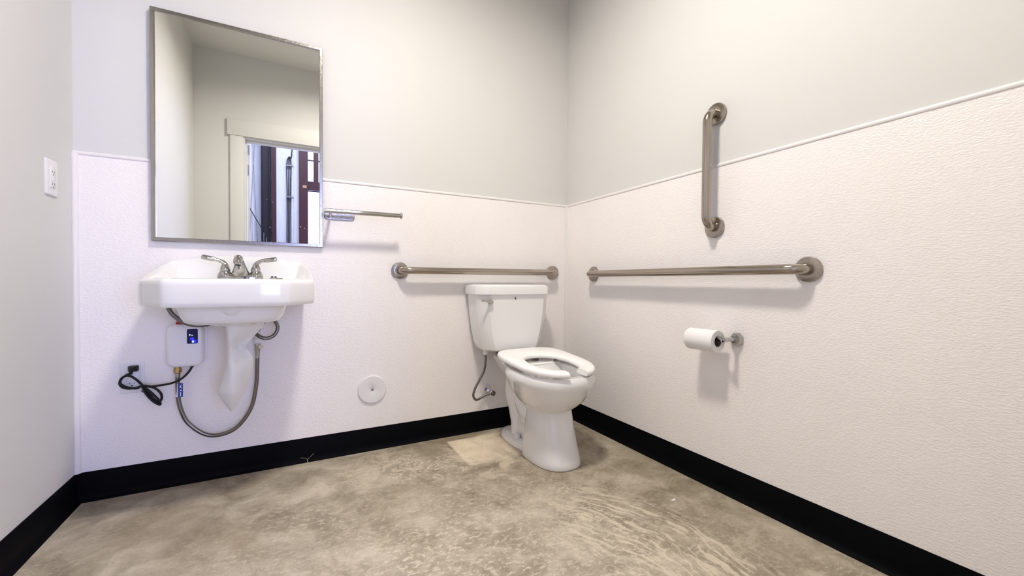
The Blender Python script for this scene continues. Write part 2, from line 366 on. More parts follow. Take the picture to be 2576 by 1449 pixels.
# cables and conduit
t = thing('cable_run', 'bundle of black cables strapped to a conduit on white insulation in the mirror', 'cables', (-1.52, HY+.05, 0))
for i, x in enumerate((-1.565, -1.54, -1.515)):
    tb('cable', 'black', t, spline([(x, HY+.05, 0.02), (x-.006, HY+.06, 1.2), (x, HY+.05, 2.4), (x-.004+.01*i, HY+.06, 3.05), (-1.53, HY+.05, 3.2), (-1.48, HY+.05, 3.33), (-1.47, HY+.05, 5.0)], 5), .0085, 8)
tb('conduit', 'insul', t, [(-1.478, HY+.04, .02), (-1.478, HY+.04, 5.0)], .014, 10)
for z in (2.42, 3.02): bx('strap', 'frame', t, -1.58, -1.455, HY+.02, HY+.07, z, z+.02)
t = thing('cable_brace', 'thin crossed steel bracing rods on white wall in the mirror', 'brace', (-2.05, HY+.02, 0))
tb('rod', 'frame', t, [(-2.02+.62*.083-.05, HY+.03, 4.9), (-2.25, HY+.03, 0.1)], .004, 6)
tb('rod', 'frame', t, [(-2.30+.12, HY+.05, 4.9), (-2.00, HY+.05, 0.1)], .004, 6)
t = thing('stair_railing', 'sloping metal stair railing with thin balusters at the foot of the mirror doorway', 'railing', (-2.1, HY+.35, 0))
def rz(x): return 2.08 - (x+2.13)*1.92
tb('handrail', 'black', t, [(-2.75, HY+.35, rz(-2.75)), (-1.60, HY+.35, rz(-1.60))], .007, 8)
for i in range(24):
    x = -2.70+i*.045; tb('baluster', 'frame', t, [(x, HY+.35, max(.0, rz(x)-1.05)), (x, HY+.35, rz(x)-.01)], .004, 6)
bx('stringer', 'frame', t, -2.75, -1.60, HY+.34, HY+.36, 0, .04)

# ------------------------------------------------------------------ ceiling lamp
LX, LY = -1.10, -1.15  # unseen lamp, its place assumed from how the shadows fall
t = thing('ceiling_lamp', 'round ceiling lamp with glowing warm lens and an added ring that cuts its sideways light', 'lamp', (LX, LY, HC))
bm = bmesh.new(); lathe(bm, [(0, .16), (.060, .16), (.062, .155), (.060, .150), (.018, .150), (.018, .01)], (LX, LY, HC), (0, 0, -1), 40); link('added_cutoff_ring', bm, 'plate', t, True, 40)  # ring added to hold lamp light off the upper walls
lt('lamp_lens', 'dome', t, [(.0195, .135), (.0215, .133), (.0220, .0)], (LX, LY, HC), (0, 0, -1), 32)

# ------------------------------------------------------------------ mirror
MX0, MX1, MZ0, MZ1 = -1.974, -1.3685, .9745, 1.8755
MD = .022
t = thing('wall_mirror', 'tall rectangular wall mirror in thin brushed steel frame above the sink', 'mirror', ((MX0+MX1)/2, 0, MZ0))
bx('glass', 'mirror', t, MX0+.008, MX1-.008, -MD+.006, -.002, MZ0+.008, MZ1-.008)
FW = .014
def rail(p):      # mitred rail from four outer/inner corners
    bm = bmesh.new()
    a, b, c, d = [Vector((x, 0, z)) for x, z in p]
    rings = []
    for o_, i_ in ((a, d), (b, c)):
        e = (i_-o_)
        rings.append([o_+Vector((0, -.001, 0)), o_+Vector((0, -MD+.002, 0)), o_+e*.12+Vector((0, -MD, 0)), o_+e*.88+Vector((0, -MD, 0)), i_+Vector((0, -MD+.002, 0)), i_+Vector((0, -.001, 0))])
    return link('frame_rail', loft(bm, rings), 'frame', t)
A, B_, D_, E_ = (MX0, MZ0), (MX1, MZ0), (MX1, MZ1), (MX0, MZ1)
a, b, d, e = (MX0+FW, MZ0+FW), (MX1-FW, MZ0+FW), (MX1-FW, MZ1-FW), (MX0+FW, MZ1-FW)
rail((A, B_, b, a)); rail((B_, D_, d, b)); rail((D_, E_, e, d)); rail((E_, A, a, e))

# ------------------------------------------------------------------ sink
SX = -1.680
sink = thing('wall_sink', 'white china wall-hung sink with angled front corners below the mirror', 'sink', (SX, -.2, .733))
half = [(0, -.004), (.10, -.004), (.16, -.004), (.205, -.004), (.226, -.008), (.238, -.022), (.247, -.06), (.256, -.11), (.262, -.17), (.264, -.23), (.264, -.285), (.2635, -.300), (.2605, -.313), (.240, -.343), (.215, -.379), (.193, -.411), (.183, -.4255), (.176, -.4335), (.166, -.4385), (.14, -.4415), (.10, -.4455), (.05, -.447)]
out = half + [(0, -.4475)] + [(-x, y) for x, y in half[:0:-1]]
def rimz(x, y):
    t_ = min(max((y+.31)/.31, 0), 1)
    z = .826 + .079*t_**1.05
    if y > -.03: z += .022*max(0, 1-max(0, abs(x)-.11)/.115)*min(1, (y+.03)/.02)
    return z
def inset(pts, d):
    n = len(pts); o_ = []
    for i in range(n):
        p, q = Vector(pts[i-1]), Vector(pts[(i+1) % n]); tg = (q-p).normalized(); nr = Vector((-tg.y, tg.x))
        c = Vector(pts[i]); m_ = Vector((0, -.22))
        if nr.dot(m_-c) < 0: nr = -nr
        o_.append((c.x+nr.x*d, c.y+nr.y*d))
    return o_
rings = []
def ring(pts, zf): rings.append([Vector((SX+x, y, zf(x, y) if callable(zf) else zf)) for x, y in pts])
ring(inset(out, .016), .733); ring(inset(out, .006), .7335); ring(inset(out, .002), .739); ring(out, .75)
ring(out, lambda x, y: rimz(x, y)-.020); ring(inset(out, .0015), lambda x, y: rimz(x, y)-.010); ring(inset(out, .006), lambda x, y: rimz(x, y)-.003)
ring(inset(out, .011), rimz)
ring(inset(out, .017), lambda x, y: rimz(x, y)-.002)
ins = inset(out, .026); ring(ins, lambda x, y: rimz(x, y)-.016 if y > -.30 else rimz(x, y)-.004)
def deckz(x, y): return .826
ins2 = inset(out, .040); ring(ins2, lambda x, y: .8275 + max(0, (rimz(x, y)-.83)*.25))
ring(inset(out, .050), .8245)
n_ = len(out)
def bowl(a_, bf, bb, yc):
    o_ = []
    for x, y in out:
        an = math.atan2(x/.264, -(y+.22)/.225)
        o_.append((a_*math.sin(an), yc-(bf if math.cos(an) > 0 else bb)*math.cos(an)))
    return o_
ring(bowl(.195, .155, .085, -.255), .821); ring(bowl(.185, .145, .078, -.255), .812); ring(bowl(.165, .125, .068, -.255), .76); ring(bowl(.12, .09, .05, -.25), .70); ring(bowl(.03, .03, .03, -.23), .685)
link('basin', loft(bmesh.new(), rings), 'china', sink, True, 40)
# underside of the bowl
def sup(xc, yc, a_, b_, n=2.6, seg=40):
    o_ = []
    for i in range(seg):
        t_ = 2*math.pi*i/seg; c, s = math.cos(t_), math.sin(t_)
        o_.append((xc+a_*math.copysign(abs(c)**(2/n), c), yc+b_*math.copysign(abs(s)**(2/n), s)))
    return o_
rings = [[Vector((x, y, z)) for x, y in sup(SX+.0, yc, a_, b_, n)] for z, a_, b_, yc, n in ((.745, .172, .155, -.215, 4.5), (.72, .166, .15, -.215, 4.5), (.69, .158, .143, -.215, 4.2), (.674, .149, .136, -.215, 4), (.667, .135, .125, -.215, 3.6), (.664, .11, .10, -.2, 3), (.655, .085, .075, -.19, 2.4), (.642, .045, .04, -.18, 2))]
link('bowl_underside', loft(bmesh.new(), rings), 'china', sink, True, 50)
lt('overflow_bulge', 'china', sink, [(0, .045), (.012, .043), (.03, .034), (.042, .018), (.047, 0)], (SX-.0, -.335, .735), (0, -.35, -.9), 24)
# drain stopper left on the ledge
t = thing('sink_stopper', 'small slotted chrome stopper piece lying on the sink ledge beside the faucet', 'stopper', (-1.555, -.13, .829))
lt('cap', 'chrome', t, [(0, .013), (.004, .014), (.007, .012)], (-1.560, -.13, .8275), (0, 0, 1), 16)
bx('prong', 'chrome', t, -1.569, -1.562, -.135, -.125, .834, .8395); bx('prong', 'chrome', t, -1.557, -1.550, -.135, -.125, .834, .8395)
tb('pin', 'dark', t, [(-1.556, -.135, .8295), (-1.528, -.135, .8295)], .0015, 8)

# ------------------------------------------------------------------ faucet
FX, FYY = -1.676, -.105
f = thing('faucet', 'chrome two-handle sink faucet with short arched spout', 'faucet', (FX, FYY, .828))
rings = [[Vector((FX+x, FYY+y, z)) for x, y in sup(0, 0, a_, b_, 2.8, 40)] for z, a_, b_ in ((.826, .079, .027), (.835, .079, .027), (.842, .074, .0245), (.845, .06, .02))]
link('base_plate', loft(bmesh.new(), rings), 'chrome', f, True, 50)
secs = [(0, .838, .037, .028, 0), (-.004, .850, .031, .025, .05), (-.012, .866, .0245, .021, .25), (-.026, .884, .0185, .017, .6), (-.045, .899, .0155, .0145, .95), (-.066, .907, .0148, .014, 1.25), (-.084, .905, .0152, .015, 1.75), (-.096, .897, .0155, .015, 2.3), (-.101, .888, .0145, .014, 2.7)]
rings = []
for dy_, z, a_, b_, tilt in secs:
    c = Vector((FX, FYY+dy_, z)); e1 = Vector((1, 0, 0)); e2 = Vector((0, math.cos(tilt), math.sin(tilt)))
    rings.append([c+e1*a_*math.cos(q)+e2*b_*math.sin(q) for q in [2*math.pi*j/24 for j in range(24)]])
sp_ = link('spout', loft(bmesh.new(), rings), 'chrome', f, True, 60)
lt('aerator', 'chrome', sp_, [(0, .0115), (.010, .0115), (.0105, .009), (.004, .0085)], (FX, FYY-.098, .890), (0, -.25, -1), 20)
for s, tip in ((-1, (-1.803, .913)), (1, (-1.548, .910))):
    hx = FX+s*.052
    hd = lt('handle', 'chrome', f, [(0, .026), (.006, .0255), (.016, .0205), (.019, .0185), (.0195, .0172), (.022, .0185), (.034, .0165), (.044, .012), (.050, .0098), (.054, .007)], (hx, FYY, .838), (0, 0, 1), 24)
    tx, tz = tip
    pth = spline([(hx-s*.002, FYY, .876), (hx+s*.003, FYY-.002, .890), (hx+s*.018, FYY-.005, .9005), (hx+s*.030, FYY-.007, .9035)], 5)
    tb('lever_neck', 'chrome', hd, pth, [.0105, .0102, .0098, .0095, .009, .0087, .0083, .008, .0078, .0076, .0074, .0072, .007, .007, .007, .007][:len(pth)], 14)
    p0 = Vector((hx+s*.031, FYY-.007, .9037)); p1 = Vector((tx, FYY-.012, tz)); d = p1-p0
    tb('lever', 'chrome', hd, [p0, p0+d*.01, p0+d*.5, p0+d*.9, p0+d*.97, p1], [.0072, .0086, .0092, .0096, .008, .002], 14)

# ------------------------------------------------------------------ vinyl pipe cover under the sink
prof = [(-1.717, -1.598, .664, 0), (-1.717, -1.597, .646, 0), (-1.715, -1.620, .615, .01), (-1.712, -1.655, .570, .035), (-1.712, -1.644, .546, .03), (-1.714, -1.632, .520, .012), (-1.719, -1.633, .486, 0), (-1.732, -1.645, .436, 0), (-1.739, -1.658, .402, 0), (-1.727, -1.671, .369, 0), (-1.712, -1.686, .338, 0), (-1.702, -1.694, .322, 0)]
dn = spline([(a_, b_, z) for a_, b_, z, q in prof], 4); dq = spline([(q, 0, 0) for *_, q in prof], 4)
rings = []
for p, q in zip(dn, dq):
    xl, xr, z = p; wd = xr-xl; y = -.205; rg = xl + min(.016+max(0, (.52-z))*.22, wd*.55); sc_ = min(1, wd/.085)
    c = [(xl, y+.012*sc_), (xl+.004, y-.018*sc_), (rg, y-.046*sc_+q.x*.3), (rg+(xr-rg)*.5, y-.034*sc_+q.x*1.2), (xr-.003*sc_, y-.002+q.x*.3), (xr, y+.014*sc_), ((xl+xr)/2, y+.052*sc_), (xl+.012*sc_, y+.042*sc_)]
    rings.append([Vector((v.x, v.y, z)) for v in spline([(a_, b_, 0) for a_, b_ in c], 4, True)])
pc = link('pipe_cover', loft(bmesh.new(), rings), 'vinyl', None, True, 55)
tag(pc, 'crumpled white vinyl drain-pipe cover tapering to a point beneath the sink', 'pipe cover')

# ------------------------------------------------------------------ small water heater
HXC, HZC = -1.866, .564
t = thing('water_heater', 'small white under-sink water heater with blue-lit display', 'water heater', (HXC, 0, .478))
bm = bmesh.new(); plate(bm, .126, .168, .03, [(.001, .0), (.012, .0), (.014, .003)], lambda u, v, d: Vector((HXC+.004+u, -d, HZC+v))); link('back_case', bm, 'plastic', t, True, 40)
bm = bmesh.new(); plate(bm, .118, .170, .028, [(.014, .0), (.042, .0), (.050, .0015), (.055, .005), (.058, .011), (.059, .02)], lambda u, v, d: Vector((HXC+u, -d, HZC+v))); link('cover', bm, 'plastic', t, True, 60)
bm = bmesh.new(); plate(bm, .035, .058, .005, [(.0585, 0), (.0602, .0004)], lambda u, v, d: Vector((-1.8415+u, -d, .600+v))); sc = link('display', bm, 'screen', t)
for x, z, ww, hh, mm in ((-1.850, .606, .002, .006, 'glyph'), (-1.848, .6065, .004, .0015, 'glyph'), (-1.842, .6045, .006, .0016, 'glyph'), (-1.842, .579, .0015, .007, 'glyph'), (-1.8395, .581, .0015, .008, 'glyph'), (-1.837, .579, .0015, .007, 'glyph'), (-1.8395, .577, .007, .0014, 'glyph')):
    bx('digit', mm, sc, x-ww/2, x+ww/2, -.0609, -.0601, z-hh/2, z+hh/2)
for x, z in ((-1.834, .580), (-1.842, .590)):
    bx('backlight', 'glow', sc, x-.006, x+.006, -.0605, -.0600, z-.006, z+.006)
lt('brass_fitting', 'brass', t, [(0, .0105), (.010, .0105), (.010, .0135), (.026, .0135), (.028, .011)], (-1.892, -.036, .484), (0, 0, -1), 8, True)
lt('hot_collar', 'red', t, [(0, .014), (.012, .013), (.013, .008)], (-1.884, -.036, .646), (0, 0, 1), 16)
lt('hot_nut', 'chrome', t, [(0, .010), (.014, .010), (.014, .0075), (.03, .0075)], (-1.882, -.036, .658), (0, 0, 1), 8, True)
lt('cord_grommet', 'black', t, [(0, .006), (.006, .005)], (-1.846, -.036, .480), (0, 0, -1), 12)

# ------------------------------------------------------------------ braided hoses
hs = thing('supply_hose', 'long braided steel hose looping from valve up to the water heater', 'hose', (-1.79, -.04, .19))
pts = spline([(-1.892, -.036, .462), (-1.892, -.038, .40), (-1.886, -.04, .326), (-1.858, -.04, .251), (-1.790, -.04, .192), (-1.708, -.04, .203), (-1.650, -.04, .278), (-1.629, -.04, .376), (-1.6245, -.04, .47), (-1.6235, -.04, .505)], 8)
tb('braided_tube', 'braid', hs, pts, .0078, 14)
lt('crimp', 'chrome', hs, [(0, .0085), (.007, .0085), (.008, .0098), (.014, .0098), (.015, .0085), (.022, .0085)], (-1.892, -.036, .440), (0, 0, 1), 16)
lt('crimp', 'chrome', hs, [(0, .0085), (.010, .0085), (.011, .0095), (.016, .0095), (.017, .0085), (.024, .0085)], (-1.6237, -.04, .494), (0, 0, 1), 16)
tg = lt('label_sleeve', 'plastic', hs, [(0, .0092), (.052, .0092)], (-1.890, -.0385, .362), (.06, 0, 1), 20)
bm = bmesh.new(); box(bm, -1.890, -1.874, -.0500, -.0488, .362, .416); lb = link('label_flag', bm, 'blue', hs)
for z0, z1, x0, x1 in ((.396, .410, -1.884, -1.880), (.396, .399, -1.884, -1.877), (.407, .410, -1.8845, -1.877), (.385, .391, -1.882, -1.878), (.366, .381, -1.883, -1.880)):
    bx('print', 'plastic', lb, x0, x1, -.0504, -.0499, z0, z1)
v_ = thing('stop_valve', 'chrome shut-off valve on a white stub pipe behind the vinyl cover', 'valve', (-1.622, -.03, .52))
tb('stub_pipe', 'plastic', v_, spline([(-1.623, -.002, .600), (-1.623, -.025, .599), (-1.623, -.038, .588), (-1.623, -.04, .555)], 5), .011, 16)
lt('coupling', 'plastic', v_, [(0, .0145), (.016, .0145), (.017, .0115)], (-1.623, -.04, .556), (0, 0, 1), 20)
lt('body', 'chrome', v_, [(0, .0085), (.005, .0095), (.005, .011), (.022, .011), (.024, .012), (.032, .012)], (-1.6232, -.04, .522), (0, 0, 1), 8, True)
lt('nut', 'chrome', v_, [(0, .0095), (.016, .0095)], (-1.6235, -.04, .510), (0, 0, 1), 6, True)
lt('knob', 'chrome', v_, [(0, .005), (.012, .005), (.012, .010), (.02, .010)], (-1.618, -.045, .542), (.45, -1, .1), 10, True)
h2 = thing('faucet_hose', 'braided steel hose curving under the sink just above the water heater', 'hose', (-1.85, -.1, .65))
tb('braided_tube', 'braid', h2, spline([(-1.905, -.10, .76), (-1.904, -.12, .728), (-1.897, -.125, .706), (-1.883, -.125, .685), (-1.854, -.125, .661), (-1.817, -.12, .648), (-1.780, -.11, .650), (-1.745, -.10, .662), (-1.72, -.07, .69), (-1.70, -.05, .76)], 8), .0075, 14)
h4 = thing('heater_hose', 'short upright braided hose joining the red collar of the water heater', 'hose', (-1.88, -.04, .69))
tb('braided_tube', 'braid', h4, [(-1.881, -.036, .686), (-1.881, -.04, .72), (-1.88, -.05, .76)], .0078, 14)
lt('crimp', 'chrome', h4, [(0, .0088), (.006, .0088), (.007, .0098), (.012, .0098), (.013, .0088), (.02, .0088)], (-1.881, -.036, .684), (0, 0, 1), 14)
h3 = thing('looped_hose', 'braided steel hose coiled in a loop beside the vinyl pipe cover', 'hose', (-1.58, -.1, .6))
tb('braided_tube', 'braid', h3, spline([(-1.640, -.09, .76), (-1.645, -.09, .66), (-1.636, -.10, .618), (-1.612, -.11, .592), (-1.586, -.11, .583), (-1.560, -.105, .594), (-1.547, -.10, .623), (-1.557, -.095, .651), (-1.577, -.09, .660), (-1.600, -.075, .646), (-1.62, -.06, .612)], 8), .0072, 14)

# ------------------------------------------------------------------ outlets and cord
def outlet(name, label, place, holes):
    t = thing(name, label, 'outlet', place(0, -.06, 0))
    bm = bmesh.new(); plate(bm, .073, .117, .004, [(.0, .0), (.0035, .0), (.0055, .0022), (.0062, .005)], place); link('cover_plate', bm, 'plate', t, True, 40)
    bm = bmesh.new(); plate(bm, .0335, .067, .002, [(.006, 0), (.0075, 0), (.008, .0006)], place); rc = link('receptacle', bm, 'plate', t, True, 40)
    for v0 in (-.020, .020):
        for u0, w0, h0 in ((-.0062, .0018, .0075), (.0062, .0018, .0062)):
            if (u0 > 0 or True) and holes(v0):
                bm = bmesh.new(); plate(bm, w0, h0, .0004, [(.0078, 0), (.0083, 0)], lambda u, v, d, u0=u0, v0=v0: place(u+u0, v+v0, d)); link('slot', bm, 'dark', rc)
        if holes(v0):
            bm = bmesh.new(); plate(bm, .0048, .0044, .002, [(.0078, 0), (.0083, 0)], lambda u, v, d, v0=v0: place(u, v+v0-.0095, d)); link('ground_hole', bm, 'dark', rc)
    for v0 in (.0048, -.0048):
        bm = bmesh.new(); plate(bm, .012, .007, .001, [(.0078, 0), (.0088, 0), (.009, .0004)], lambda u, v, d, v0=v0: place(u, v+v0, d)); link('button', bm, 'plate', rc, True, 40)
    for v0 in (-.0415, .0415):
        bm = bmesh.new(); plate(bm, .006, .006, .0029, [(.006, 0), (.0072, .0006)], lambda u, v, d, v0=v0: place(u, v+v0, d)); link('screw', bm, 'plate', t, True, 40)
    return t
outlet('wall_outlet', 'white wall outlet with black cord plugged in below the water heater', lambda u, v, d: Vector((-2.036+u, -PT-d, .445+v)), lambda v: v < 0)
outlet('safety_outlet', 'white outlet with test buttons on the plain wall near the corner', lambda u, v, d: Vector((-L+d, -.164+u, 1.157+v)), lambda v: True)
cr = thing('power_cord', 'black power cord bundled in figure-eight loops hanging from the outlet', 'power cord', (-2.0, -.03, .34))
cp = [[-2.035, 0.467], [-2.048, 0.461], [-2.063, 0.447], [-2.068, 0.428], [-2.055, 0.412], [-2.027, 0.408], [-2.0, 0.414], [-1.968, 0.405], [-1.948, 0.381], [-1.945, 0.357], [-1.956, 0.346], [-1.974, 0.371], [-1.995, 0.414], [-2.018, 0.447], [-2.039, 0.461], [-2.058, 0.453], [-2.064, 0.434], [-2.046, 0.417], [-2.015, 0.41], [-1.998, 0.417], [-1.986, 0.382], [-1.967, 0.351], [-1.948, 0.337], [-1.951, 0.356], [-1.97, 0.388], [-1.991, 0.419], [-1.968, 0.415], [-1.938, 0.417], [-1.908, 0.421], [-1.877, 0.435], [-1.854, 0.461], [-1.844, 0.486]]
ys = [-.034, -.03, -.026, -.024, -.024, -.026, -.03, -.03, -.026, -.024, -.026, -.032, -.04, -.044, -.042, -.036, -.034, -.036, -.042, -.048, -.04, -.034, -.034, -.038, -.046, -.054, -.055, -.056, -.056, -.054, -.046, -.038]
tb('cable', 'black', cr, spline([(x, y, z) for (x, z), y in zip(cp, ys)], 6), .0042, 10)
bm = bmesh.new(); rings = [[Vector((-2.030+u, y, .4825+v)) for u, v in rrect(w0, h0, .004)] for y, w0, h0 in ((-.0115, .030, .022), (-.024, .030, .022), (-.032, .024, .018), (-.040, .013, .012))]
loft(bm, rings); link('plug', bm, 'black', cr, True, 40)
tb('strain_relief', 'black', cr, [(-2.031, -.036, .478), (-2.034, -.036, .464)], [.0065, .0048], 10)
tb('twist_tie', 'black', cr, spline([(-2.006, -.032, .426), (-1.996, -.060, .420), (-1.990, -.055, .404), (-1.998, -.026, .404)], 5, True), .0022, 8)
tb('tie_end', 'dark', cr, [(-1.998, -.026, .404), (-2.004, -.03, .397), (-1.996, -.034, .390)], .0016, 6)

# ------------------------------------------------------------------ paper towel rod
t = thing('towel_holder', 'chrome paper-towel rod cantilevered from a small wall plate beside the mirror', 'towel holder', (-1.297, 0, 1.128))
bm = bmesh.new(); plate(bm, .132, .044, .016, [(PT-.001, 0), (PT+.003, 0), (PT+.0045, .0015)], lambda u, v, d: Vector((-1.297+u, -d, 1.1275+v))); link('wall_plate', bm, 'frame', t, True, 40)
tb('arm', 'chrome', t, spline([(-1.338, -.006, 1.120), (-1.340, -.05, 1.120), (-1.342, -.085, 1.124), (-1.342, -.098, 1.129)], 5), .0065, 12)
tb('rod', 'chrome', t, [(-1.366, -.10, 1.131), (-1.034, -.10, 1.133)], .0105, 16)
lt('end_cap', 'chrome', t, [(0, .0142), (.005, .0150), (.008, .0138)], (-1.038, -.10, 1.133), (1, 0, 0), 20)
for x in (-1.300, -1.268): lt('screw', 'chrome', t, [(0, .0042), (.002, .004), (.003, .0025)], (x, -PT-.0042, 1.1145 if x < -1.29 else 1.141), (0, -1, 0), 12)

# ------------------------------------------------------------------ grab bars
def grab(name, label, a_, b_, nrm, skip=0.0):
    a_, b_, n = Vector(a_), Vector(b_), Vector(nrm); d = (b_-a_).normalized(); off = .056; rr = .045
    t = thing(name, label, 'grab bar', (a_+b_)/2, 'brushed steel grab bars')
    pts = [a_+n*.004]
    for i in range(9):
        q = math.pi/2*i/8; pts.append(a_+n*(off-rr+rr*math.sin(q))+d*(rr-rr*math.cos(q)))
    for i in range(9):
        q = math.pi/2*(1-i/8); pts.append(b_+n*(off-rr+rr*math.sin(q))-d*(rr-rr*math.cos(q)))
    pts.append(b_+n*.004)
    tb('bar', 'steel', t, pts, .0172, 24)
    for p in (a_, b_):
        lt('flange', 'steel', t, [(0, .0415), (.007, .0415), (.0105, .0395), (.0125, .030), (.0135, .020), (.0125, .0165)], p, n, 36)
    return t
grab('grab_bar', 'horizontal steel grab bar on the sink wall above the toilet tank', (-1.019, -PT, .875), (-.107, -PT, .877), (0, -1, 0))
grab('grab_bar', 'long horizontal steel grab bar above the toilet paper roll', (-PT, -.270, .867), (-PT, -1.355, .866), (-1, 0, 0))
grab('grab_bar', 'upright steel grab bar crossing the wainscot edge beside the toilet', (-PT, -1.016, 1.491), (-PT, -1.014, 1.042), (-1, 0, 0))

# ------------------------------------------------------------------ cleanout cover
t = thing('cleanout_cover', 'round white cover plate with a centre screw low on the wall', 'cover plate', (-1.151, 0, .296))
lt('disc', 'plate', t, [(0, .0665), (.006, .0665), (.009, .064), (.0095, .045), (.008, .012), (.006, .008)], (-1.151, -PT, .296), (0, -1, 0), 48)
lt('screw', 'chrome', t, [(0, .0062), (.003, .0058), (.004, .003)], (-1.151, -PT-.006, .296), (0, -1, 0), 14)
bx('screw_slot', 'dark', t, -1.1555, -1.1465, -PT-.0108, -PT-.0098, .2952, .2968)

# ------------------------------------------------------------------ toilet
TX = -.444; PX = -.427
toi = thing('toilet', 'white china toilet with open-front seat in the corner', 'toilet', (TX, -.35, 0))
def egg(a_, yf, yb, yc, n=2.2, seg=56, cx=None):
    cx = TX if cx is None else cx
    o_ = []
    for i in range(seg):
        t_ = 2*math.pi*i/seg; s, c = math.sin(t_), math.cos(t_)
        nn = n if c < 0 else 2.45 if n > 3.5 else 2.3
        x = a_*math.copysign(abs(s)**(2/nn), s); yy = math.copysign(abs(c)**(2/nn), c)
        o_.append((cx+x, yc+(yf-yc)*yy if yy > 0 else yc-(yb-yc)*yy))
    return o_
def tz(y): return .416 + max(-.745, y)*0 + (y+.715)*.030      # rim rises slightly to the rear
spec = [(.000, .175, -.708, -.255, -.47, 0), (-.012, .182, -.715, -.25, -.47, 0), (-.030, .185, -.716, -.25, -.47, 0), (-.048, .181, -.712, -.25, -.47, 0), (-.060, .172, -.705, -.255, -.47, 0), (-.085, .163, -.695, -.262, -.465, 0), (-.115, .148, -.675, -.275, -.46, 0), (-.145, .127, -.642, -.295, -.455, 0), (-.165, .110, -.615, -.315, -.45, 0), (-.180, .096, -.585, -.335, -.45, 0), (-.195, .086, -.570, -.35, -.45, 0)]
def rg_(dz, a_, yf, yb, yc, n=2.2): return [Vector((x, y, tz(y)+dz)) for x, y in egg(a_, yf, yb, yc, n)]
outer = [rg_(*s[:5]) for s in spec]
inner = [rg_(.000, .140, -.670, -.30, -.48), rg_(-.006, .130, -.660, -.31, -.48), rg_(-.045, .126, -.655, -.315, -.48), rg_(-.05, .135, -.665, -.305, -.48), rg_(-.09, .125, -.64, -.315, -.47), rg_(-.15, .075, -.56, -.35, -.45), rg_(-.18, .045, -.5, -.38, -.44)]
link('bowl', loft(bmesh.new(), inner[::-1]+outer), 'china', toi, True, 38)
bm = bmesh.new(); loft(bm, [[Vector((x, y, z)) for x, y in egg(a_, yf, yb, yc, n, cx=PX-(z*.035))] for z, a_, yf, yb, yc, n in ((.262, .090, -.584, -.400, -.47, 4), (.235, .092, -.588, -.398, -.47, 4), (.18, .097, -.599, -.385, -.47, 4), (.10, .104, -.616, -.372, -.47, 4), (.03, .111, -.636, -.362, -.47, 4), (.008, .113, -.641, -.360, -.47, 4), (.002, .111, -.638, -.361, -.47, 4))])
link('pedestal', bm, 'china', toi, True, 45)
# ledge that carries the tank
def trap(hw0, hw1, y0, y1, z):     # y0 rear, y1 front
    pts = [(-hw0+.02, y0), (hw0-.02, y0), (hw0, y0-.02), (hw1, y1+.03), (hw1-.03, y1), (-hw1+.03, y1), (-hw1, y1+.03), (-hw0, y0-.02)]
    return [Vector((TX+v.x, v.y, z)) for v in spline([(x, y, 0) for x, y in pts], 4, True)]
link('tank_ledge', loft(bmesh.new(), [trap(.05, .06, -.225, -.42, .275), trap(.062, .085, -.185, -.43, .315), trap(.08, .115, -.140, -.43, .36), trap(.088, .14, -.105, -.42, .395), trap(.094, .15, -.085, -.40, .418), trap(.093, .149, -.087, -.40, .426), trap(.088, .144, -.093, -.395, .430)]), 'china', toi, True, 40)
# trapway
tb('trapway', 'china', toi, spline([(TX, -.222, .004), (TX, -.220, .09), (TX, -.205, .17), (TX, -.180, .245), (TX, -.190, .30), (TX, -.245, .335), (TX, -.31, .32)], 6), [.050]*8+[.052, .053, .054, .055, .056, .058, .060, .062]+[.063]*21, 24)
tb('trapway', 'china', toi, spline([(TX, -.255, .33), (TX, -.268, .26), (TX, -.295, .20), (TX, -.345, .165), (TX, -.43, .16)], 6), .062, 24)
bx('trapway_web', 'china', toi, TX-.036, TX+.036, -.42, -.19, .004, .20, bev=.02, seg=3)
# foot
bm = bmesh.new(); loft(bm, [[Vector((x, y, z)) for x, y in egg(a_, -.44, yb, -.26, 3.2, cx=PX)] for z, a_, yb in ((.002, .098, -.088), (.02, .098, -.088), (.030, .095, -.091), (.036, .083, -.096), (.038, .07, -.11))])
link('foot', bm, 'china', toi, True, 45)
for s in (-1, 1):
    lt('bolt_cap', 'plastic', toi, [(0, .0155), (.012, .0155), (.02, .012), (.024, .006), (.025, 0)], (PX+s*.070, -.285, .036), (0, 0, 1), 18)
# tank
TKX = -.452
def tk(hw, yb, ys_, yf, ch):
    pts = [(-hw+.01, yb), (hw-.01, yb), (hw, yb-.012), (hw, ys_), (hw-.004, ys_-.012), (hw-ch+.006, yf+.010), (hw-ch-.008, yf), (-hw+ch+.008, yf), (-hw+ch-.006, yf+.010), (-hw+.004, ys_-.012), (-hw, ys_), (-hw, yb-.012)]
    return [(TKX+x, y) for x, y in pts]
tz_ = [(.459, .150, -.055, -.12, -.165, .04), (.462, .162, -.04, -.125, -.178, .042), (.470, .170, -.032, -.13, -.184, .043), (.51, .182, -.028, -.135, -.188, .043), (.57, .195, -.026, -.138, -.192, .043), (.64, .205, -.025, -.140, -.196, .043), (.70, .210, -.024, -.142, -.198, .043), (.757, .213, -.024, -.142, -.200, .043)]
bm = bmesh.new(); loft(bm, [[Vector((x, y, z)) for x, y in tk(hw, yb, y1, yf, ch)] for z, hw, yb, y1, yf, ch in tz_]); link('tank', bm, 'china', toi, True, 30)
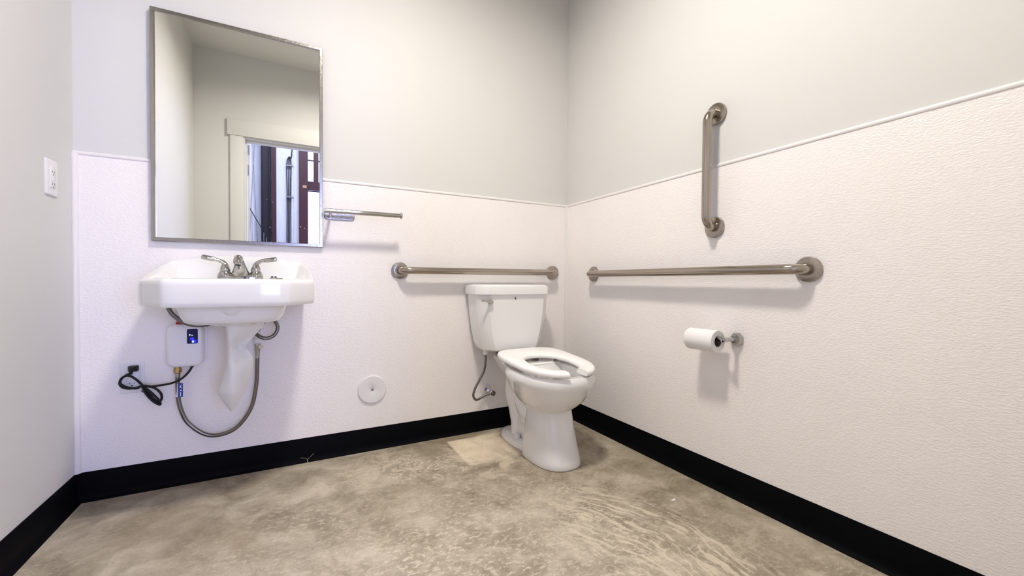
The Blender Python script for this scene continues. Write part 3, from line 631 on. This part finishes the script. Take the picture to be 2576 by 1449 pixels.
bm = bmesh.new(); loft(bm, [[Vector((x, y, z)) for x, y in tk(hw, yb, y1, yf, .043)] for z, hw, yb, y1, yf in ((.755, .219, -.018, -.147, -.208), (.757, .223, -.014, -.149, -.212), (.790, .223, -.014, -.149, -.212), (.800, .220, -.017, -.147, -.209), (.806, .211, -.026, -.14, -.200), (.8075, .20, -.037, -.13, -.189))]); link('tank_lid', bm, 'china', toi, True, 30)
bx('gasket', 'card', toi, TX-.07, TX+.07, -.16, -.07, .429, .460)
fl = lt('flush_lever', 'chrome', toi, [(0, .012), (.006, .012), (.010, .0135), (.016, .012), (.019, .007), (.0195, 0)], (-.612, -.199, .719), (0, -1, 0), 20)
tb('lever_arm', 'chrome', fl, spline([(-.612, -.210, .719), (-.632, -.214, .723), (-.648, -.216, .726), (-.664, -.216, .7275)], 5), [.0092, .0088, .0082, .0075, .0068, .0062, .0058, .0055, .0052, .005, .005, .0052, .0055, .006, .006, .004], 14)
em = lt('emblem', 'plate', toi, [(0, .0085), (.0006, .0085)], (-.4655, -.1995, .736), (0, -1, 0), 24)
bm = bmesh.new(); lathe(bm, [(0, .0086), (.0004, .0086), (.0004, .0079), (0, .0079)], (-.4655, -.2003, .736), (0, -1, 0), 28, False); link('emblem_ring', bm, 'steel', em)
bm = bmesh.new(); rings = [[Vector((-.4655+x, y, .736+z)) for x, z in ((0, .0062), (.0028, .0008), (.0036, -.0018), (.0026, -.0044), (0, -.0054), (-.0026, -.0044), (-.0036, -.0018), (-.0028, .0008))] for y in (-.1999, -.2006)]
loft(bm, rings); link('emblem_drop', bm, 'dark', em)
# seat: open-front ring
def seatz(y): return .4475+(y+.74)*.064
SEG = 64; prof_n = []
AO, YFO, YBO, YCO = .180, -.722, -.228, -.47
AI, YFI, YBI, YCI = .104, -.655, -.366, -.50
def sp_pt(a_, yf, yb, yc, u, nb):
    s, c = math.sin(u), math.cos(u); nn = nb if c < 0 else 2.35
    x = a_*math.copysign(abs(s)**(2/nn), s); yy = math.copysign(abs(c)**(2/nn), c)
    return Vector((TX-.003+x, yc+(yf-yc)*yy if yy > 0 else yc-(yb-yc)*yy, 0))
g = .034; uo = math.asin(g/AO); ui = math.asin(g/AI); rings = []
for i in range(SEG+1):
    q = i/SEG
    o_ = sp_pt(AO, YFO, YBO, YCO, uo+(2*math.pi-2*uo)*q, 4.2); n_ = sp_pt(AI, YFI, YBI, YCI, ui+(2*math.pi-2*ui)*q, 2.3)
    d = n_-o_; Lg = d.length; d.normalize()
    sec = [(0, -.020), (0, -.010), (.003, -.004), (.009, -.001), (.018, 0), (Lg*.55, -.0005), (Lg-.016, -.003), (Lg-.006, -.006), (Lg, -.012), (Lg, -.020), (Lg-.004, -.024), (.004, -.024)]
    rings.append([o_+d*s+Vector((0, 0, seatz(o_.y+d.y*s)+z)) for s, z in sec])
bm = bmesh.new(); loft(bm, rings); st_ = link('seat', bm, 'seat', toi, True, 50)
for s in (-1, 1):
    bx('seat_hinge', 'seat', toi, TX+s*.07-.018, TX+s*.07+.018, -.262, -.222, .427, .458, bev=.005)
for s in (-1, 1):
    for y in (-.60, -.33): bx('bumper', 'plastic', st_, TX+s*.150-.008, TX+s*.150+.008, y-.014, y+.014, tz(y)-.002, seatz(y)-.022, bev=.002)

# ------------------------------------------------------------------ toilet supply line
t = thing('toilet_supply', 'braided supply line with chrome valve and round wall plate behind the toilet', 'supply line', (-.56, -.04, .2))
lt('wall_plate', 'plastic', t, [(0, .031), (.003, .031), (.007, .026), (.010, .014)], (-.545, -PT, .226), (0, -1, 0), 28)
tb('stub_pipe', 'plastic', t, [(-.545, -PT, .226), (-.545, -.075, .224)], .0085, 14)
lt('blue_band', 'blue', t, [(0, .0089), (.014, .0089)], (-.545, -.016, .2255), (0, -1, 0), 14)
lt('valve_body', 'chrome', t, [(0, .011), (.012, .011), (.014, .013), (.024, .013), (.026, .009)], (-.545, -.066, .2245), (0, -1, 0), 8, True)
lt('valve_handle', 'chrome', t, [(0, .006), (.006, .006), (.006, .0145), (.014, .0135)], (-.545, -.088, .2235), (.35, -1, -.15), 10, True)
lt('nut', 'chrome', t, [(0, .009), (.013, .009), (.013, .007), (.026, .0068)], (-.555, -.082, .2215), (-1, 0, -.22), 8, True)
tb('braided_tube', 'braid', t, spline([(-.578, -.082, .2165), (-.605, -.083, .205), (-.637, -.085, .197), (-.653, -.085, .222), (-.642, -.085, .26), (-.615, -.085, .305), (-.592, -.088, .35), (-.585, -.09, .40), (-.585, -.09, .440)], 8), .0062, 12)
lt('tank_nut', 'plastic', t, [(0, .012), (.022, .0145), (.0225, .01), (.03, .01)], (-.585, -.09, .433), (0, 0, 1), 10, True)

# ------------------------------------------------------------------ toilet paper
t = thing('paper_holder', 'chrome single-post toilet paper holder on the wainscot', 'paper holder', (0, -1.113, .607))
lt('flange', 'chrome', t, [(0, .0265), (.007, .0265), (.018, .0215), (.026, .012)], (-PT, -1.113, .607), (-1, 0, 0), 8, True)
tb('post', 'chrome', t, [(-.02, -1.113, .607), (-.045, -1.113, .6085), (-.074, -1.113, .6095), (-.086, -1.113, .610)], [.0095, .0088, .0085, .0078], 16)
lt('end_cap', 'chrome', t, [(0, .0105), (.008, .0108), (.012, .009), (.013, 0)], (-.080, -1.113, .6098), (-1, 0, 0), 20)
tb('arm', 'chrome', t, [(-.076, -1.113, .610), (-.076, -.975, .612)], .0085, 14)
t = thing('paper_roll', 'white toilet paper roll hanging from the chrome wall holder', 'paper roll', (-.076, -1.02, .598))
RC = (-.076, -.962, .5985)
bm = bmesh.new(); lathe(bm, [(0, .0205), (0, .041), (.0015, .042), (.1205, .042), (.122, .041), (.122, .0205)], RC, (0, -1, 0), 48, False); bm.verts.ensure_lookup_table()
link('paper', bm, 'paper', t, True, 40)
bm = bmesh.new(); lathe(bm, [(.001, .0198), (.001, .0206), (.121, .0206), (.121, .0198)], RC, (0, -1, 0), 32, False)
n0 = len(bm.verts)
bm.verts.ensure_lookup_table()
for i in range(32):
    j = (i+1) % 32; bm.faces.new((bm.verts[96+i], bm.verts[96+j], bm.verts[j], bm.verts[i]))
link('core', bm, 'card', t, True, 40)

# ------------------------------------------------------------------ litter
t = thing('twig', 'tiny pale forked twig caught on the black baseboard', 'twig', (-1.437, -.02, .0))
tb('stem', 'twig', t, [(-1.434, -.021, .0015), (-1.434, -.021, .014)], .0015, 6)
tb('fork', 'twig', t, [(-1.434, -.021, .015), (-1.442, -.017, .021), (-1.462, -.012, .024)], .0006, 6)
tb('fork', 'twig', t, [(-1.434, -.021, .015), (-1.424, -.016, .022), (-1.408, -.010, .033)], .0006, 6)
bm = bmesh.new(); rings = [[Vector((-.225+x, -1.015+y, z)) for x, y in ((.012, 0), (.004, .006), (-.006, .003), (-.014, .006), (-.010, -.003), (0, -.005))] for z in (.0003, .0022)]
loft(bm, rings); tag(link('paint_chip', bm, 'plastic'), 'small white paint chip lying on the concrete floor', 'chip')
